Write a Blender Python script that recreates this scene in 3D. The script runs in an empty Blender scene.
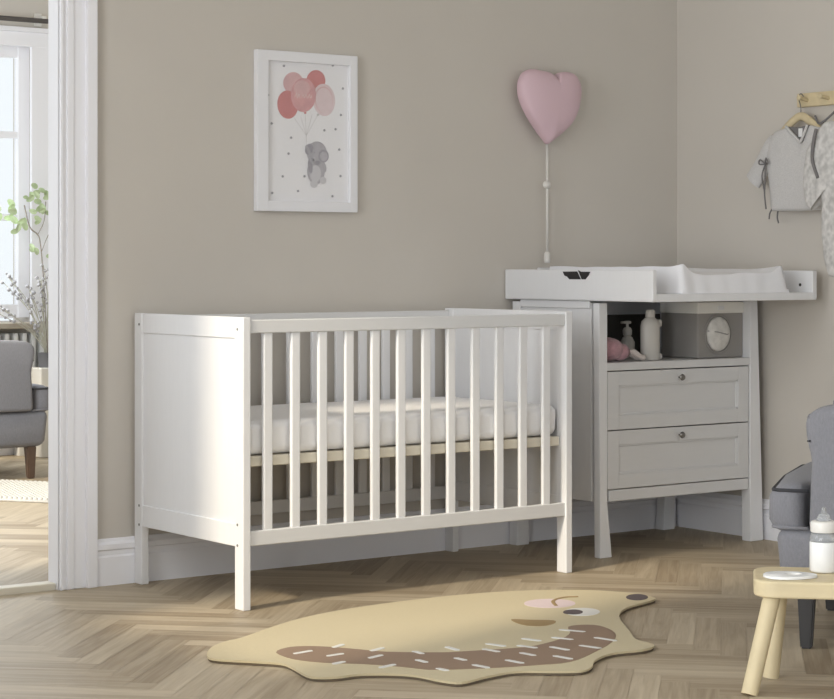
import bpy, bmesh, math, random
from mathutils import Vector, Matrix, noise
random.seed(7)
SC = bpy.context.scene
COL = SC.collection

# ---------------------------------------------------------------- camera
cam_d = bpy.data.cameras.new('camera'); cam = bpy.data.objects.new('camera', cam_d); COL.objects.link(cam)
cam.location = (-5.4593, -5.7483, 1.0102)
cam.rotation_euler = (math.radians(90), 0, -0.633524)
cam_d.sensor_width = 36.0
cam_d.lens = 2051.1 / 834 * 36.0
cam_d.shift_y = -(349.5 - 262.04) / 834
cam_d.clip_start = 0.05
SC.camera = cam
# ---------------------------------------------------------------- light
w = bpy.data.worlds.new('world'); SC.world = w; w.use_nodes = True
bg = w.node_tree.nodes['Background']; bg.inputs[0].default_value = (0.90, 0.96, 1.0, 1); bg.inputs[1].default_value = 1.05

def light(name, kind, loc, direction, energy, col=(1, 1, 1), **kw):
    d = bpy.data.lights.new(name, kind); d.energy = energy; d.color = col
    for k, v in kw.items(): setattr(d, k, v)
    o = bpy.data.objects.new(name, d); COL.objects.link(o); o.location = loc
    o.rotation_euler = Vector(direction).to_track_quat('-Z', 'Y').to_euler()
    return o
light('sun', 'SUN', (-8, -3, 4), (1, 0.22, -0.70), 2.7, (1.0, 0.88, 0.68), angle=math.radians(5.5))
light('front_left_fill', 'AREA', (-5.7, -3.45, 1.05), (1, 0.15, -0.02), 100, (0.93, 0.97, 1.0), shape='RECTANGLE', size=1.9, size_y=1.5)  # added soft fill from the front left, no window behind it
light('side_window_daylight', 'AREA', (-4.5, -1.25, 1.75), (1, -0.15, -0.08), 52, (0.95, 0.98, 1.0), shape='RECTANGLE', size=1.5, size_y=1.9)
light('far_room_daylight', 'AREA', (-1.6, 3.9, 1.5), (-0.2, -1, -0.5), 32, (0.88, 0.95, 1.0), shape='RECTANGLE', size=1.3, size_y=1.2)
light('far_room_fill', 'AREA', (-3.7, 1.3, 1.6), (0.7, 0.72, -0.1), 60, (0.9, 0.96, 1.0), shape='RECTANGLE', size=1.2, size_y=1.4)  # added fill that brightens the far armchair and far wall
VS = SC.view_settings
VS.view_transform = 'Standard'; VS.look = 'None'; VS.exposure = 0.0; VS.gamma = 1.0; VS.use_curve_mapping = False

# ---------------------------------------------------------------- materials
def lin(c):
    return tuple(((v / 255) / 12.92 if v / 255 <= 0.04045 else ((v / 255 + 0.055) / 1.055) ** 2.4) for v in c) + (1,)
def mat(name, c, rough=0.6, bump=0.0, scale=40.0, var=0.0, metal=0.0, stretch=(1, 1, 1), trans=0.0, alpha=1.0, spec=0.5, sheen=0.0, vscale=None, detail=4):
    m = bpy.data.materials.new(name); m.use_nodes = True
    nt = m.node_tree; b = nt.nodes['Principled BSDF']
    b.inputs['Base Color'].default_value = lin(c); b.inputs['Roughness'].default_value = rough
    b.inputs['Metallic'].default_value = metal; b.inputs['Transmission Weight'].default_value = trans
    b.inputs['Alpha'].default_value = alpha; b.inputs['Specular IOR Level'].default_value = spec
    b.inputs['Sheen Weight'].default_value = sheen
    tc = nt.nodes.new('ShaderNodeTexCoord'); mp = nt.nodes.new('ShaderNodeMapping'); mp.inputs['Scale'].default_value = stretch
    nt.links.new(tc.outputs['Object'], mp.inputs[0])
    if bump:
        n = nt.nodes.new('ShaderNodeTexNoise'); n.inputs['Scale'].default_value = scale; n.inputs['Detail'].default_value = detail
        bp = nt.nodes.new('ShaderNodeBump'); bp.inputs['Strength'].default_value = bump; bp.inputs['Distance'].default_value = 0.004
        nt.links.new(mp.outputs[0], n.inputs['Vector']); nt.links.new(n.outputs['Fac'], bp.inputs['Height']); nt.links.new(bp.outputs[0], b.inputs['Normal'])
    if var:
        n = nt.nodes.new('ShaderNodeTexNoise'); n.inputs['Scale'].default_value = vscale or scale; n.inputs['Detail'].default_value = detail
        r = nt.nodes.new('ShaderNodeValToRGB'); k = lin(c)
        r.color_ramp.elements[0].position = 0.3; r.color_ramp.elements[1].position = 0.7
        r.color_ramp.elements[0].color = tuple(v * (1 - var) for v in k[:3]) + (1,)
        r.color_ramp.elements[1].color = tuple(min(1, v * (1 + var)) for v in k[:3]) + (1,)
        nt.links.new(mp.outputs[0], n.inputs['Vector']); nt.links.new(n.outputs['Fac'], r.inputs[0]); nt.links.new(r.outputs[0], b.inputs['Base Color'])
    return m
M = dict(
    wall=mat('wall_paint', (208, 202, 194), 0.9, 0.05, 300, 0.015, vscale=3),
    trim=mat('trim_paint', (247, 247, 252), 0.45),
    ceil=mat('ceiling_paint', (228, 225, 220), 0.9),
    white=mat('white_lacquer', (236, 236, 238), 0.42, 0.03, 90, 0.01, stretch=(1, 1, 0.12)),
    drawer=mat('drawer_lacquer', (224, 224, 225), 0.42, 0.03, 90, 0.01, stretch=(0.12, 1, 1)),
    backshade=mat('chest_back_painted_shade', (92, 88, 82), 0.8, 0.03, 60),  # dark tone paints in the shade inside the open shelf
    birch=mat('birch_plywood', (224, 217, 201), 0.5, 0.05, 60, 0.05, stretch=(0.1, 1, 1)),
    sheet=mat('white_cotton_sheet', (243, 242, 243), 0.85, 0.25, 14, sheen=0.2, detail=3),
    pad=mat('white_vinyl_pad', (244, 244, 248), 0.5, 0.08, 18),
    steel=mat('brushed_steel', (140, 138, 135), 0.35, metal=0.9),
    black=mat('black_plastic', (40, 39, 40), 0.5),
    hole=mat('screw_recess', (120, 118, 114), 0.5, metal=0.3),
    frame=mat('picture_frame_white', (240, 240, 244), 0.4),
    paper=mat('art_paper', (248, 247, 250), 0.8),
    b1=mat('balloon_soft_pink', (220, 180, 182), 0.8, var=0.08, scale=25),
    b2=mat('balloon_red', (208, 134, 134), 0.8, var=0.08, scale=30),
    b3=mat('balloon_rose', (218, 164, 166), 0.8, var=0.12, scale=30),
    b4=mat('balloon_pale', (232, 212, 215), 0.8, var=0.05, scale=30),
    ele=mat('elephant_grey', (184, 181, 188), 0.8, var=0.12, scale=40),
    ele2=mat('elephant_dark_grey', (163, 160, 169), 0.8, var=0.1, scale=40),
    ele3=mat('elephant_light_grey', (212, 210, 214), 0.8),
    dot=mat('printed_dot', (160, 160, 165), 0.8), ink=mat('printed_string', (205, 202, 202), 0.8), wh=mat('printed_white', (232, 218, 216), 0.8),
    heart=mat('pink_lamp_shade', (221, 192, 202), 0.5, 0.02, 20),
    plastic=mat('white_plastic', (228, 225, 220), 0.4),
    pine=mat('pale_pine', (212, 196, 160), 0.55, 0.06, 30, 0.07, stretch=(1, 1, 0.15)),
    pine2=mat('pale_pine_top', (216, 200, 164), 0.55, 0.06, 30, 0.07, stretch=(0.15, 1, 1)),
    jersey=mat('grey_jersey', (208, 206, 205), 0.95, 0.3, 260, 0.08, sheen=0.2),
    jdark=mat('grey_ribbon', (124, 121, 121), 0.9, 0.1, 200),
    romper=mat('patterned_jersey', (210, 208, 206), 0.95, 0.3, 60, 0.2, vscale=45, detail=1),
    label=mat('white_label', (235, 235, 235), 0.8),
    felt=mat('grey_mesh_fabric', (158, 154, 150), 0.9, 0.3, 400, 0.05),
    band=mat('white_fabric_band', (244, 242, 236), 0.9, 0.2, 200),
    window=mat('bag_window', (222, 219, 214), 0.6, 0.5, 45, 0.12),
    bottle=mat('white_bottle', (214, 210, 204), 0.4),
    clear=mat('clear_silicone', (225, 228, 230), 0.15, trans=0.7, alpha=0.75),
    milk=mat('milk', (240, 240, 240), 0.3),
    pplush=mat('pink_plush', (196, 152, 160), 1.0, 0.6, 120, 0.1, sheen=0.4),
    wplush=mat('cream_plush', (206, 196, 190), 1.0, 0.6, 120, sheen=0.4),
    sofa=mat('grey_woven_upholstery', (132, 132, 138), 0.95, 0.5, 500, 0.07, sheen=0.15, vscale=220, stretch=(1, 1, 0.4)),
    sofad=mat('dark_piping', (62, 62, 66), 0.9, 0.2, 300),
    legb=mat('black_stained_wood', (44, 42, 42), 0.45), legbr=mat('dark_brown_wood', (84, 66, 54), 0.45, var=0.08, scale=30),
    rug=mat('beige_woven_rug', (203, 189, 155), 1.0, 0.6, 500, 0.04, vscale=300, sheen=0.1),
    rbrown=mat('brown_rug_pile', (150, 127, 108), 1.0, 0.6, 500, 0.04, vscale=300),
    rpink=mat('pink_rug_pile', (222, 204, 206), 1.0, 0.5, 500), rwhite=mat('white_rug_pile', (226, 224, 220), 1.0, 0.5, 500),
    rdark=mat('dark_grey_rug_pile', (98, 88, 90), 1.0, 0.5, 500), rtan=mat('tan_rug_pile', (160, 136, 98), 1.0, 0.5, 500), rshadow=mat('rug_backing_shadow', (104, 92, 76), 1.0, 0.3, 300),
    knit=mat('white_knit', (204, 201, 195), 1.0, 0.8, 90, 0.05),
    rod=mat('dark_rod', (84, 80, 78), 0.5), radi=mat('radiator_enamel', (226, 226, 224), 0.4),
    sill=mat('beige_sill', (178, 168, 152), 0.6),
    pot=mat('dark_pot', (110, 110, 114), 0.5), ped=mat('pale_planter', (226, 222, 214), 0.6),
    twig=mat('brown_twig', (150, 140, 132), 0.8), stem=mat('pale_stem', (196, 194, 180), 0.8),
    leaf=mat('pale_green_leaf', (196, 212, 172), 0.7, var=0.12, scale=20), bloom=mat('grey_white_blossom', (178, 176, 178), 0.8, var=0.2, scale=60),
)
def floor_mat(name, light_col, dark_col):
    m = bpy.data.materials.new(name); m.use_nodes = True
    nt = m.node_tree; b = nt.nodes['Principled BSDF']; N = nt.nodes.new; Lk = nt.links.new
    at = N('ShaderNodeAttribute'); at.attribute_name = 'plank'
    uv = N('ShaderNodeUVMap'); uv.uv_map = 'grain'
    mp = N('ShaderNodeMapping'); mp.inputs['Scale'].default_value = (2.2, 34, 1); Lk(uv.outputs[0], mp.inputs[0])
    n1 = N('ShaderNodeTexNoise'); n1.inputs['Scale'].default_value = 1.0; n1.inputs['Detail'].default_value = 6; n1.inputs['Distortion'].default_value = 1.2; Lk(mp.outputs[0], n1.inputs['Vector'])
    mp2 = N('ShaderNodeMapping'); mp2.inputs['Scale'].default_value = (6, 220, 1); Lk(uv.outputs[0], mp2.inputs[0])
    n2 = N('ShaderNodeTexNoise'); n2.inputs['Scale'].default_value = 1.0; n2.inputs['Detail'].default_value = 3; Lk(mp2.outputs[0], n2.inputs['Vector'])
    a = N('ShaderNodeMath'); a.operation = 'MULTIPLY_ADD'; a.inputs[1].default_value = 0.75; Lk(n1.outputs['Fac'], a.inputs[0])
    sep = N('ShaderNodeSeparateColor'); Lk(at.outputs['Color'], sep.inputs[0])
    p = N('ShaderNodeMath'); p.operation = 'MULTIPLY_ADD'; p.inputs[1].default_value = 0.42; p.inputs[2].default_value = -0.16; Lk(sep.outputs[0], p.inputs[0]); Lk(p.outputs[0], a.inputs[2])
    a2 = N('ShaderNodeMath'); a2.operation = 'MULTIPLY_ADD'; a2.inputs[1].default_value = 0.25; Lk(n2.outputs['Fac'], a2.inputs[0]); Lk(a.outputs[0], a2.inputs[2])
    r = N('ShaderNodeValToRGB'); r.color_ramp.elements[0].position = 0.25; r.color_ramp.elements[1].position = 0.85
    r.color_ramp.elements[0].color = lin(dark_col); r.color_ramp.elements[1].color = lin(light_col)
    Lk(a2.outputs[0], r.inputs[0]); Lk(r.outputs[0], b.inputs['Base Color'])
    bp = N('ShaderNodeBump'); bp.inputs['Strength'].default_value = 0.12; bp.inputs['Distance'].default_value = 0.002; Lk(n2.outputs['Fac'], bp.inputs['Height']); Lk(bp.outputs[0], b.inputs['Normal'])
    b.inputs['Roughness'].default_value = 0.5; b.inputs['Specular IOR Level'].default_value = 0.2
    return m
M['oak'] = floor_mat('oak_herringbone', (195, 181, 158), (150, 134, 112))
gl = bpy.data.materials.new('window_glass'); gl.use_nodes = True
_b = gl.node_tree.nodes['Principled BSDF']; _b.inputs['Alpha'].default_value = 0.06; _b.inputs['Roughness'].default_value = 0.05; M['glass'] = gl

# ---------------------------------------------------------------- helpers
def origin_of(p):
    v = Vector((0, 0, 0))
    while p is not None: v += p.location; p = p.parent
    return v
def new(name, bm, mats, parent=None, smooth=False, auto=None):
    """one mesh object; geometry is given in world metres and moved into the parent's frame"""
    if parent is not None: bmesh.ops.translate(bm, verts=bm.verts, vec=-origin_of(parent))
    bmesh.ops.recalc_face_normals(bm, faces=bm.faces)
    me = bpy.data.meshes.new(name); bm.to_mesh(me); bm.free()
    if not isinstance(mats, (list, tuple)): mats = [mats]
    for m in mats: me.materials.append(M[m] if isinstance(m, str) else m)
    if smooth:
        for p in me.polygons: p.use_smooth = True
        if auto:
            try: me.set_sharp_from_angle(angle=math.radians(auto))
            except Exception: pass
    o = bpy.data.objects.new(name, me); COL.objects.link(o); o.parent = parent
    return o
def thing(name, label, cat, loc, group=None):
    o = bpy.data.objects.new(name, None); COL.objects.link(o); o.location = loc
    o['label'] = label; o['category'] = cat; o.empty_display_size = 0.05
    if group: o['group'] = group
    return o
def tag(o, label, cat, group=None):
    o['label'] = label; o['category'] = cat
    if group: o['group'] = group
    return o
def struct(o): o['kind'] = 'structure'; return o
def merge(bm, t, mi=0):
    me = bpy.data.meshes.new('t')
    for f in t.faces: f.material_index = mi
    t.to_mesh(me); t.free(); bm.from_mesh(me); bpy.data.meshes.remove(me)
def box(bm, x0, x1, y0, y1, z0, z1, bev=0.0, seg=2, mi=0):
    t = bmesh.new(); bmesh.ops.create_cube(t, size=1)
    for v in t.verts: v.co = Vector(((x0 + x1) / 2 + v.co.x * (x1 - x0), (y0 + y1) / 2 + v.co.y * (y1 - y0), (z0 + z1) / 2 + v.co.z * (z1 - z0)))
    if bev: bmesh.ops.bevel(t, geom=list(t.edges), offset=bev, segments=seg, profile=0.5, affect='EDGES')
    merge(bm, t, mi); return bm
def B(*a, **k): return box(bmesh.new(), *a, **k)
def prism(bm, pts, axis, a, b, bev=0.0, mi=0, seg=2):
    """polygon pts extruded along axis from a to b; pts are the two other coordinates in xyz order"""
    t = bmesh.new()
    def P(u, v, c): return (c, u, v) if axis == 0 else ((u, c, v) if axis == 1 else (u, v, c))
    lo = [t.verts.new(P(u, v, a)) for u, v in pts]; hi = [t.verts.new(P(u, v, b)) for u, v in pts]
    n = len(pts); caps = [t.faces.new(lo[::-1]), t.faces.new(hi)]
    for i in range(n): t.faces.new((lo[i], lo[(i + 1) % n], hi[(i + 1) % n], hi[i]))
    bmesh.ops.recalc_face_normals(t, faces=t.faces)
    if bev: bmesh.ops.bevel(t, geom=list(t.edges), offset=bev, segments=seg, profile=0.5, affect='EDGES')
    big = [f for f in t.faces if len(f.verts) > 4]
    if big: bmesh.ops.triangulate(t, faces=big)
    merge(bm, t, mi); return bm
def smooth_pts(pts, k=4):
    out = []; n = len(pts)
    for i in range(n):
        p0, p1, p2, p3 = [Vector(pts[(i + j) % n]) for j in (-1, 0, 1, 2)]
        for s in range(k):
            t = s / k
            out.append(tuple(0.5 * ((2 * p1) + (-p0 + p2) * t + (2 * p0 - 5 * p1 + 4 * p2 - p3) * t * t + (-p0 + 3 * p1 - 3 * p2 + p3) * t ** 3)))
    return out
def curve_pts(pts, k=5):
    P = [Vector(p) for p in pts]; P = [P[0] * 2 - P[1]] + P + [P[-1] * 2 - P[-2]]; out = []
    for i in range(1, len(P) - 2):
        for s in range(k):
            t = s / k; p0, p1, p2, p3 = P[i - 1:i + 3]
            out.append(0.5 * ((2 * p1) + (-p0 + p2) * t + (2 * p0 - 5 * p1 + 4 * p2 - p3) * t * t + (-p0 + 3 * p1 - 3 * p2 + p3) * t ** 3))
    out.append(P[-2]); return out
def tube(bm, pts, r, n=8, mi=0, flat=None):
    """round tube; r is a number or one radius per point; flat=(sx, sy) squashes the section"""
    P = [Vector(p) for p in pts]; rs = r if isinstance(r, (list, tuple)) else [r] * len(P)
    rings = []; up = Vector((0, 0, 1))
    d0 = (P[1] - P[0]).normalized(); a = d0.cross(up) if abs(d0.dot(up)) < 0.95 else d0.cross(Vector((0, 1, 0))); a.normalize()
    for i, p in enumerate(P):
        d = (P[min(i + 1, len(P) - 1)] - P[max(i - 1, 0)]).normalized()
        a = (a - d * a.dot(d)).normalized(); b = d.cross(a)
        sx, sy = flat or (1, 1)
        rings.append([bm.verts.new(p + (a * math.cos(2 * math.pi * j / n) * sx + b * math.sin(2 * math.pi * j / n) * sy) * rs[i]) for j in range(n)])
    fs = []
    for i in range(len(rings) - 1):
        for j in range(n): fs.append(bm.faces.new((rings[i][j], rings[i][(j + 1) % n], rings[i + 1][(j + 1) % n], rings[i + 1][j])))
    fs.append(bm.faces.new(rings[0][::-1])); fs.append(bm.faces.new(rings[-1]))
    for f in fs: f.material_index = mi
    return bm
def lathe(bm, prof, c, n=28, sx=1, sy=1, mi=0):
    rings = []
    for r, z in prof: rings.append([bm.verts.new((c[0] + r * sx * math.cos(2 * math.pi * j / n), c[1] + r * sy * math.sin(2 * math.pi * j / n), c[2] + z)) for j in range(n)])
    for i in range(len(rings) - 1):
        for j in range(n):
            f = bm.faces.new((rings[i][j], rings[i][(j + 1) % n], rings[i + 1][(j + 1) % n], rings[i + 1][j])); f.material_index = mi
    bm.faces.new(rings[0][::-1]).material_index = mi; bm.faces.new(rings[-1]).material_index = mi
    return bm
def ball(bm, c, r, s=(1, 1, 1), n=16, mi=0):
    t = bmesh.new(); bmesh.ops.create_uvsphere(t, u_segments=n, v_segments=max(6, n // 2), radius=r)
    for v in t.verts: v.co = Vector((c[0] + v.co.x * s[0], c[1] + v.co.y * s[1], c[2] + v.co.z * s[2]))
    merge(bm, t, mi); return bm
def pillow(bm, pts, c, D, axis, base, sign, back=0.0, power=2.4, rings=8, mi=0, soft=None):
    """puffed cushion: star-shaped outline pts around centre c in the plane across axis, bulging D from base along sign"""
    def P(u, v, d): return (base + sign * d, u, v) if axis == 0 else ((u, base + sign * d, v) if axis == 1 else (u, v, base + sign * d))
    n = len(pts); R = []
    for k in range(1, rings + 1):
        t = math.sin(math.pi / 2 * k / rings); d = D * (1 - t ** power) ** (1 / power)
        q = pts if soft is None else [(u + (su - u) * (1 - t ** 6), v + (sv - v) * (1 - t ** 6)) for (u, v), (su, sv) in zip(pts, soft)]
        R.append([bm.verts.new(P(c[0] + (u - c[0]) * t, c[1] + (v - c[1]) * t, d)) for u, v in q])
    top = bm.verts.new(P(c[0], c[1], D)); fs = []
    for j in range(n): fs.append(bm.faces.new((top, R[0][j], R[0][(j + 1) % n])))
    for k in range(rings - 1):
        for j in range(n): fs.append(bm.faces.new((R[k][j], R[k + 1][j], R[k + 1][(j + 1) % n], R[k][(j + 1) % n])))
    lastr = R[-1]
    if back:
        for k in range(rings - 1, 0, -1):
            t = math.sin(math.pi / 2 * k / rings); d = -back * (1 - t ** power) ** (1 / power)
            nr = [bm.verts.new(P(c[0] + (u - c[0]) * t, c[1] + (v - c[1]) * t, d)) for u, v in pts]
            for j in range(n): fs.append(bm.faces.new((lastr[j], nr[j], nr[(j + 1) % n], lastr[(j + 1) % n])))
            lastr = nr
    bv = bm.verts.new(P(c[0], c[1], -back))
    for j in range(n): fs.append(bm.faces.new((lastr[j], bv, lastr[(j + 1) % n])))
    for f in fs: f.material_index = mi
    return bm
def ring(bm, x0, x1, z0, z1, wl, wr, wb, wt, y0, y1, bev=0.002):
    """rectangular frame, its four bars meeting at the corners without overlap"""
    box(bm, x0, x0 + wl, y0, y1, z0, z1, bev); box(bm, x1 - wr, x1, y0, y1, z0, z1, bev)
    box(bm, x0 + wl - .001, x1 - wr + .001, y0 + .0003, y1, z0, z0 + wb, bev); box(bm, x0 + wl - .001, x1 - wr + .001, y0 + .0003, y1, z1 - wt, z1, bev)
    return bm
def herringbone(name, X0, X1, Y0, Y1, z):
    W, Ln, g = 0.07, 0.49, 0.0006
    bm = bmesh.new(); col = bm.loops.layers.float_color.new('plank'); uv = bm.loops.layers.uv.new('grain')
    c, s = math.cos(math.radians(45)), math.sin(math.radians(45)); rr = random.Random(3)
    R = int((X1 - X0 + Y1 - Y0) / W) + 10; cx, cy = (X0 + X1) / 2, (Y0 + Y1) / 2
    for m in range(-16, 17):
        for k in range(-R, R):
            for kind in (0, 1):
                ox, oy = k * W + m * Ln, k * W - m * Ln
                x0, y0, x1, y1 = (ox, oy, ox + Ln, oy + W) if kind == 0 else (ox - W, oy, ox, oy + Ln)
                mx, my = (x0 + x1) / 2, (y0 + y1) / 2
                wx, wy = cx + mx * c - my * s, cy + mx * s + my * c
                if not (X0 - .3 < wx < X1 + .3 and Y0 - .3 < wy < Y1 + .3): continue
                q = [(x0 + g, y0 + g), (x1 - g, y0 + g), (x1 - g, y1 - g), (x0 + g, y1 - g)]
                f = bm.faces.new([bm.verts.new((cx + a * c - b * s, cy + a * s + b * c, z)) for a, b in q])
                t = rr.random(); ou, ov = rr.random() * 50, rr.random() * 50
                for lp, (a, b) in zip(f.loops, q):
                    lp[col] = (t, t, t, 1)
                    la, lb = (a - x0, b - y0) if kind == 0 else (b - y0, a - x0)
                    lp[uv].uv = (la + ou, lb + ov)
    for co, no in (((X0, 0, 0), (-1, 0, 0)), ((X1, 0, 0), (1, 0, 0)), ((0, Y0, 0), (0, -1, 0)), ((0, Y1, 0), (0, 1, 0))):
        bmesh.ops.bisect_plane(bm, geom=list(bm.verts) + list(bm.edges) + list(bm.faces), plane_co=co, plane_no=no, clear_outer=True)
    box(bm, X0, X1, Y0, Y1, z - 0.05, z - 0.001)
    return new(name, bm, 'oak')
RUG=[(-2.808,-1.239),(-2.811,-1.294),(-2.754,-1.368),(-2.710,-1.432),(-2.715,-1.491),(-2.740,-1.594),(-2.730,-1.631),(-2.688,-1.654),(-2.624,-1.659),(-2.556,-1.708),(-2.525,-1.761),(-2.515,-1.833),(-2.487,-1.882),(-2.400,-1.864),(-2.301,-1.857),(-2.224,-1.913),(-2.166,-1.946),(-2.110,-1.920),(-2.054,-1.866),(-1.958,-1.822),(-1.864,-1.833),(-1.813,-1.819),(-1.786,-1.787),(-1.777,-1.714),(-1.715,-1.623),(-1.581,-1.430),(-1.462,-1.331),(-1.322,-1.282),(-1.277,-1.250),(-1.270,-1.186),(-1.280,-1.131),(-1.339,-1.029),(-1.462,-0.939),(-1.644,-0.875),(-1.890,-0.854),(-2.154,-0.875),(-2.367,-0.942),(-2.600,-1.073),(-2.666,-1.096),(-2.740,-1.146)]
BELLY=[(-2.646,-1.310),(-2.592,-1.272),(-2.542,-1.280),(-2.494,-1.328),(-2.449,-1.406),(-2.413,-1.471),(-2.309,-1.558),(-2.248,-1.584),(-2.129,-1.621),(-2.057,-1.631),(-1.937,-1.597),(-1.860,-1.544),(-1.805,-1.472),(-1.754,-1.471),(-1.725,-1.512),(-1.763,-1.616),(-1.856,-1.709),(-2.010,-1.801),(-2.121,-1.849),(-2.206,-1.834),(-2.319,-1.797),(-2.447,-1.734),(-2.475,-1.698),(-2.498,-1.650),(-2.556,-1.561),(-2.627,-1.488),(-2.659,-1.405)]
STROKES=[[(-2.618,-1.355),(-2.564,-1.347)],[(-2.490,-1.343),(-2.450,-1.323)],[(-2.567,-1.430),(-2.521,-1.427)],[(-2.611,-1.522),(-2.577,-1.516)],[(-2.438,-1.439),(-2.393,-1.424)],[(-2.497,-1.515),(-2.452,-1.501)],[(-2.545,-1.630),(-2.497,-1.620)],[(-2.355,-1.510),(-2.357,-1.547)],[(-2.416,-1.606),(-2.416,-1.643)],[(-2.251,-1.512),(-2.254,-1.560)],[(-2.323,-1.644),(-2.321,-1.679)],[(-2.439,-1.723),(-2.435,-1.754)],[(-2.138,-1.538),(-2.124,-1.589)],[(-2.191,-1.592),(-2.185,-1.641)],[(-2.340,-1.740),(-2.334,-1.787)],[(-2.016,-1.537),(-2.002,-1.585)],[(-2.088,-1.606),(-2.074,-1.657)],[(-2.236,-1.741),(-2.230,-1.793)],[(-2.147,-1.689),(-2.142,-1.733)],[(-2.033,-1.672),(-2.026,-1.728)],[(-1.941,-1.571),(-1.923,-1.622)],[(-2.104,-1.770),(-2.097,-1.824)],[(-1.850,-1.495),(-1.822,-1.555)],[(-1.958,-1.702),(-1.944,-1.758)],[(-1.853,-1.641),(-1.841,-1.703)]]
CHEEK=[(-1.536,-1.190),(-1.555,-1.207),(-1.578,-1.218),(-1.603,-1.221),(-1.627,-1.217),(-1.648,-1.207),(-1.665,-1.190),(-1.674,-1.169),(-1.677,-1.146),(-1.671,-1.122),(-1.658,-1.101),(-1.639,-1.083),(-1.616,-1.072),(-1.591,-1.068),(-1.566,-1.072),(-1.544,-1.083),(-1.528,-1.100),(-1.518,-1.122),(-1.516,-1.145),(-1.522,-1.169)]
EYE=[(-1.575,-1.342),(-1.591,-1.356),(-1.609,-1.366),(-1.628,-1.370),(-1.645,-1.369),(-1.660,-1.362),(-1.671,-1.350),(-1.676,-1.335),(-1.675,-1.317),(-1.669,-1.299),(-1.658,-1.281),(-1.642,-1.267),(-1.624,-1.257),(-1.605,-1.252),(-1.587,-1.254),(-1.572,-1.261),(-1.561,-1.273),(-1.556,-1.288),(-1.557,-1.307),(-1.563,-1.325)]
PUPIL=[(-1.618,-1.317),(-1.627,-1.326),(-1.638,-1.333),(-1.649,-1.336),(-1.659,-1.336),(-1.668,-1.332),(-1.673,-1.325),(-1.676,-1.316),(-1.675,-1.305),(-1.671,-1.294),(-1.664,-1.284),(-1.654,-1.275),(-1.643,-1.268),(-1.632,-1.265),(-1.622,-1.265),(-1.613,-1.268),(-1.607,-1.275),(-1.605,-1.285),(-1.606,-1.295),(-1.610,-1.307)]
NOSE=[(-1.290,-1.234),(-1.303,-1.246),(-1.317,-1.254),(-1.331,-1.259),(-1.344,-1.260),(-1.354,-1.256),(-1.360,-1.248),(-1.362,-1.237),(-1.360,-1.223),(-1.353,-1.209),(-1.343,-1.195),(-1.329,-1.183),(-1.315,-1.174),(-1.301,-1.169),(-1.288,-1.168),(-1.277,-1.172),(-1.271,-1.180),(-1.269,-1.192),(-1.272,-1.205),(-1.279,-1.220)]
SNOUT=[(-1.857,-1.288),(-1.819,-1.325),(-1.773,-1.369),(-1.794,-1.403),(-1.846,-1.422),(-1.879,-1.398),(-1.884,-1.356)]
LASH=[(-1.610,-1.190),(-1.572,-1.131),(-1.536,-1.102),(-1.491,-1.090),(-1.454,-1.106)]
ROMP=[(-0.850,1.489),(-0.799,1.401),(-0.785,1.346),(-0.776,1.269),(-0.793,1.209),(-0.818,1.153),(-0.855,1.107),(-0.873,1.028),(-0.896,0.948)]
# ================================================================ the setting
struct(herringbone('floor', -6.1, 0.0, -6.6, 0.0, 0.0))
struct(herringbone('floor.001', -4.2, 1.6, 0.055, 4.3, 0.012))
CH = 2.7
bm = bmesh.new(); box(bm, -2.612, 0.12, 0, 0.055, 0, CH); box(bm, -4.1, -3.762, 0, 0.055, 0, CH); box(bm, -3.762, -2.612, 0, 0.055, 2.25, CH)
struct(new('wall_back', bm, 'wall'))
struct(new('wall_right', B(0, 0.12, -6.6, 0, 0, CH), 'wall'))
WY0, WY1, WZ0, WZ1 = -1.83, -0.80, 0.86, 2.48; WX = -4.0
bm = bmesh.new(); box(bm, WX - .1, WX, -2.4, WY0, 0, CH); box(bm, WX - .1, WX, WY1, 0, 0, CH); box(bm, WX - .1, WX, WY0, WY1, 0, WZ0); box(bm, WX - .1, WX, WY0, WY1, WZ1, CH)
box(bm, -6.2, WX - .1, -2.4, -2.3, 0, CH); box(bm, -6.3, -6.2, -6.6, -2.3, 0, CH)
struct(new('wall_left', bm, 'wall'))  # unseen wall, stepped in and opened to shape the sun patch
bm = bmesh.new(); ym = WY0 + 0.62
for a, b in ((WY0, WY0 + .03), (WY1 - .03, WY1)): box(bm, WX - .08, WX - .03, a, b, WZ0, WZ1)
for a, b in ((WZ0, WZ0 + .03), (WZ1 - .03, WZ1)): box(bm, WX - .08, WX - .03, WY0 + .03, WY1 - .03, a, b)
box(bm, WX - .07, WX - .04, ym - .018, ym + .018, WZ0 + .03, WZ1 - .03)
struct(new('window_2', bm, 'trim'))
bm = bmesh.new(); box(bm, -4.1, 1.6, -6.6, 4.3, CH, CH + 0.1); box(bm, -6.3, -4.1, -6.6, -2.3, CH, CH + 0.1)
struct(new('ceiling', bm, 'ceil'))

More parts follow.
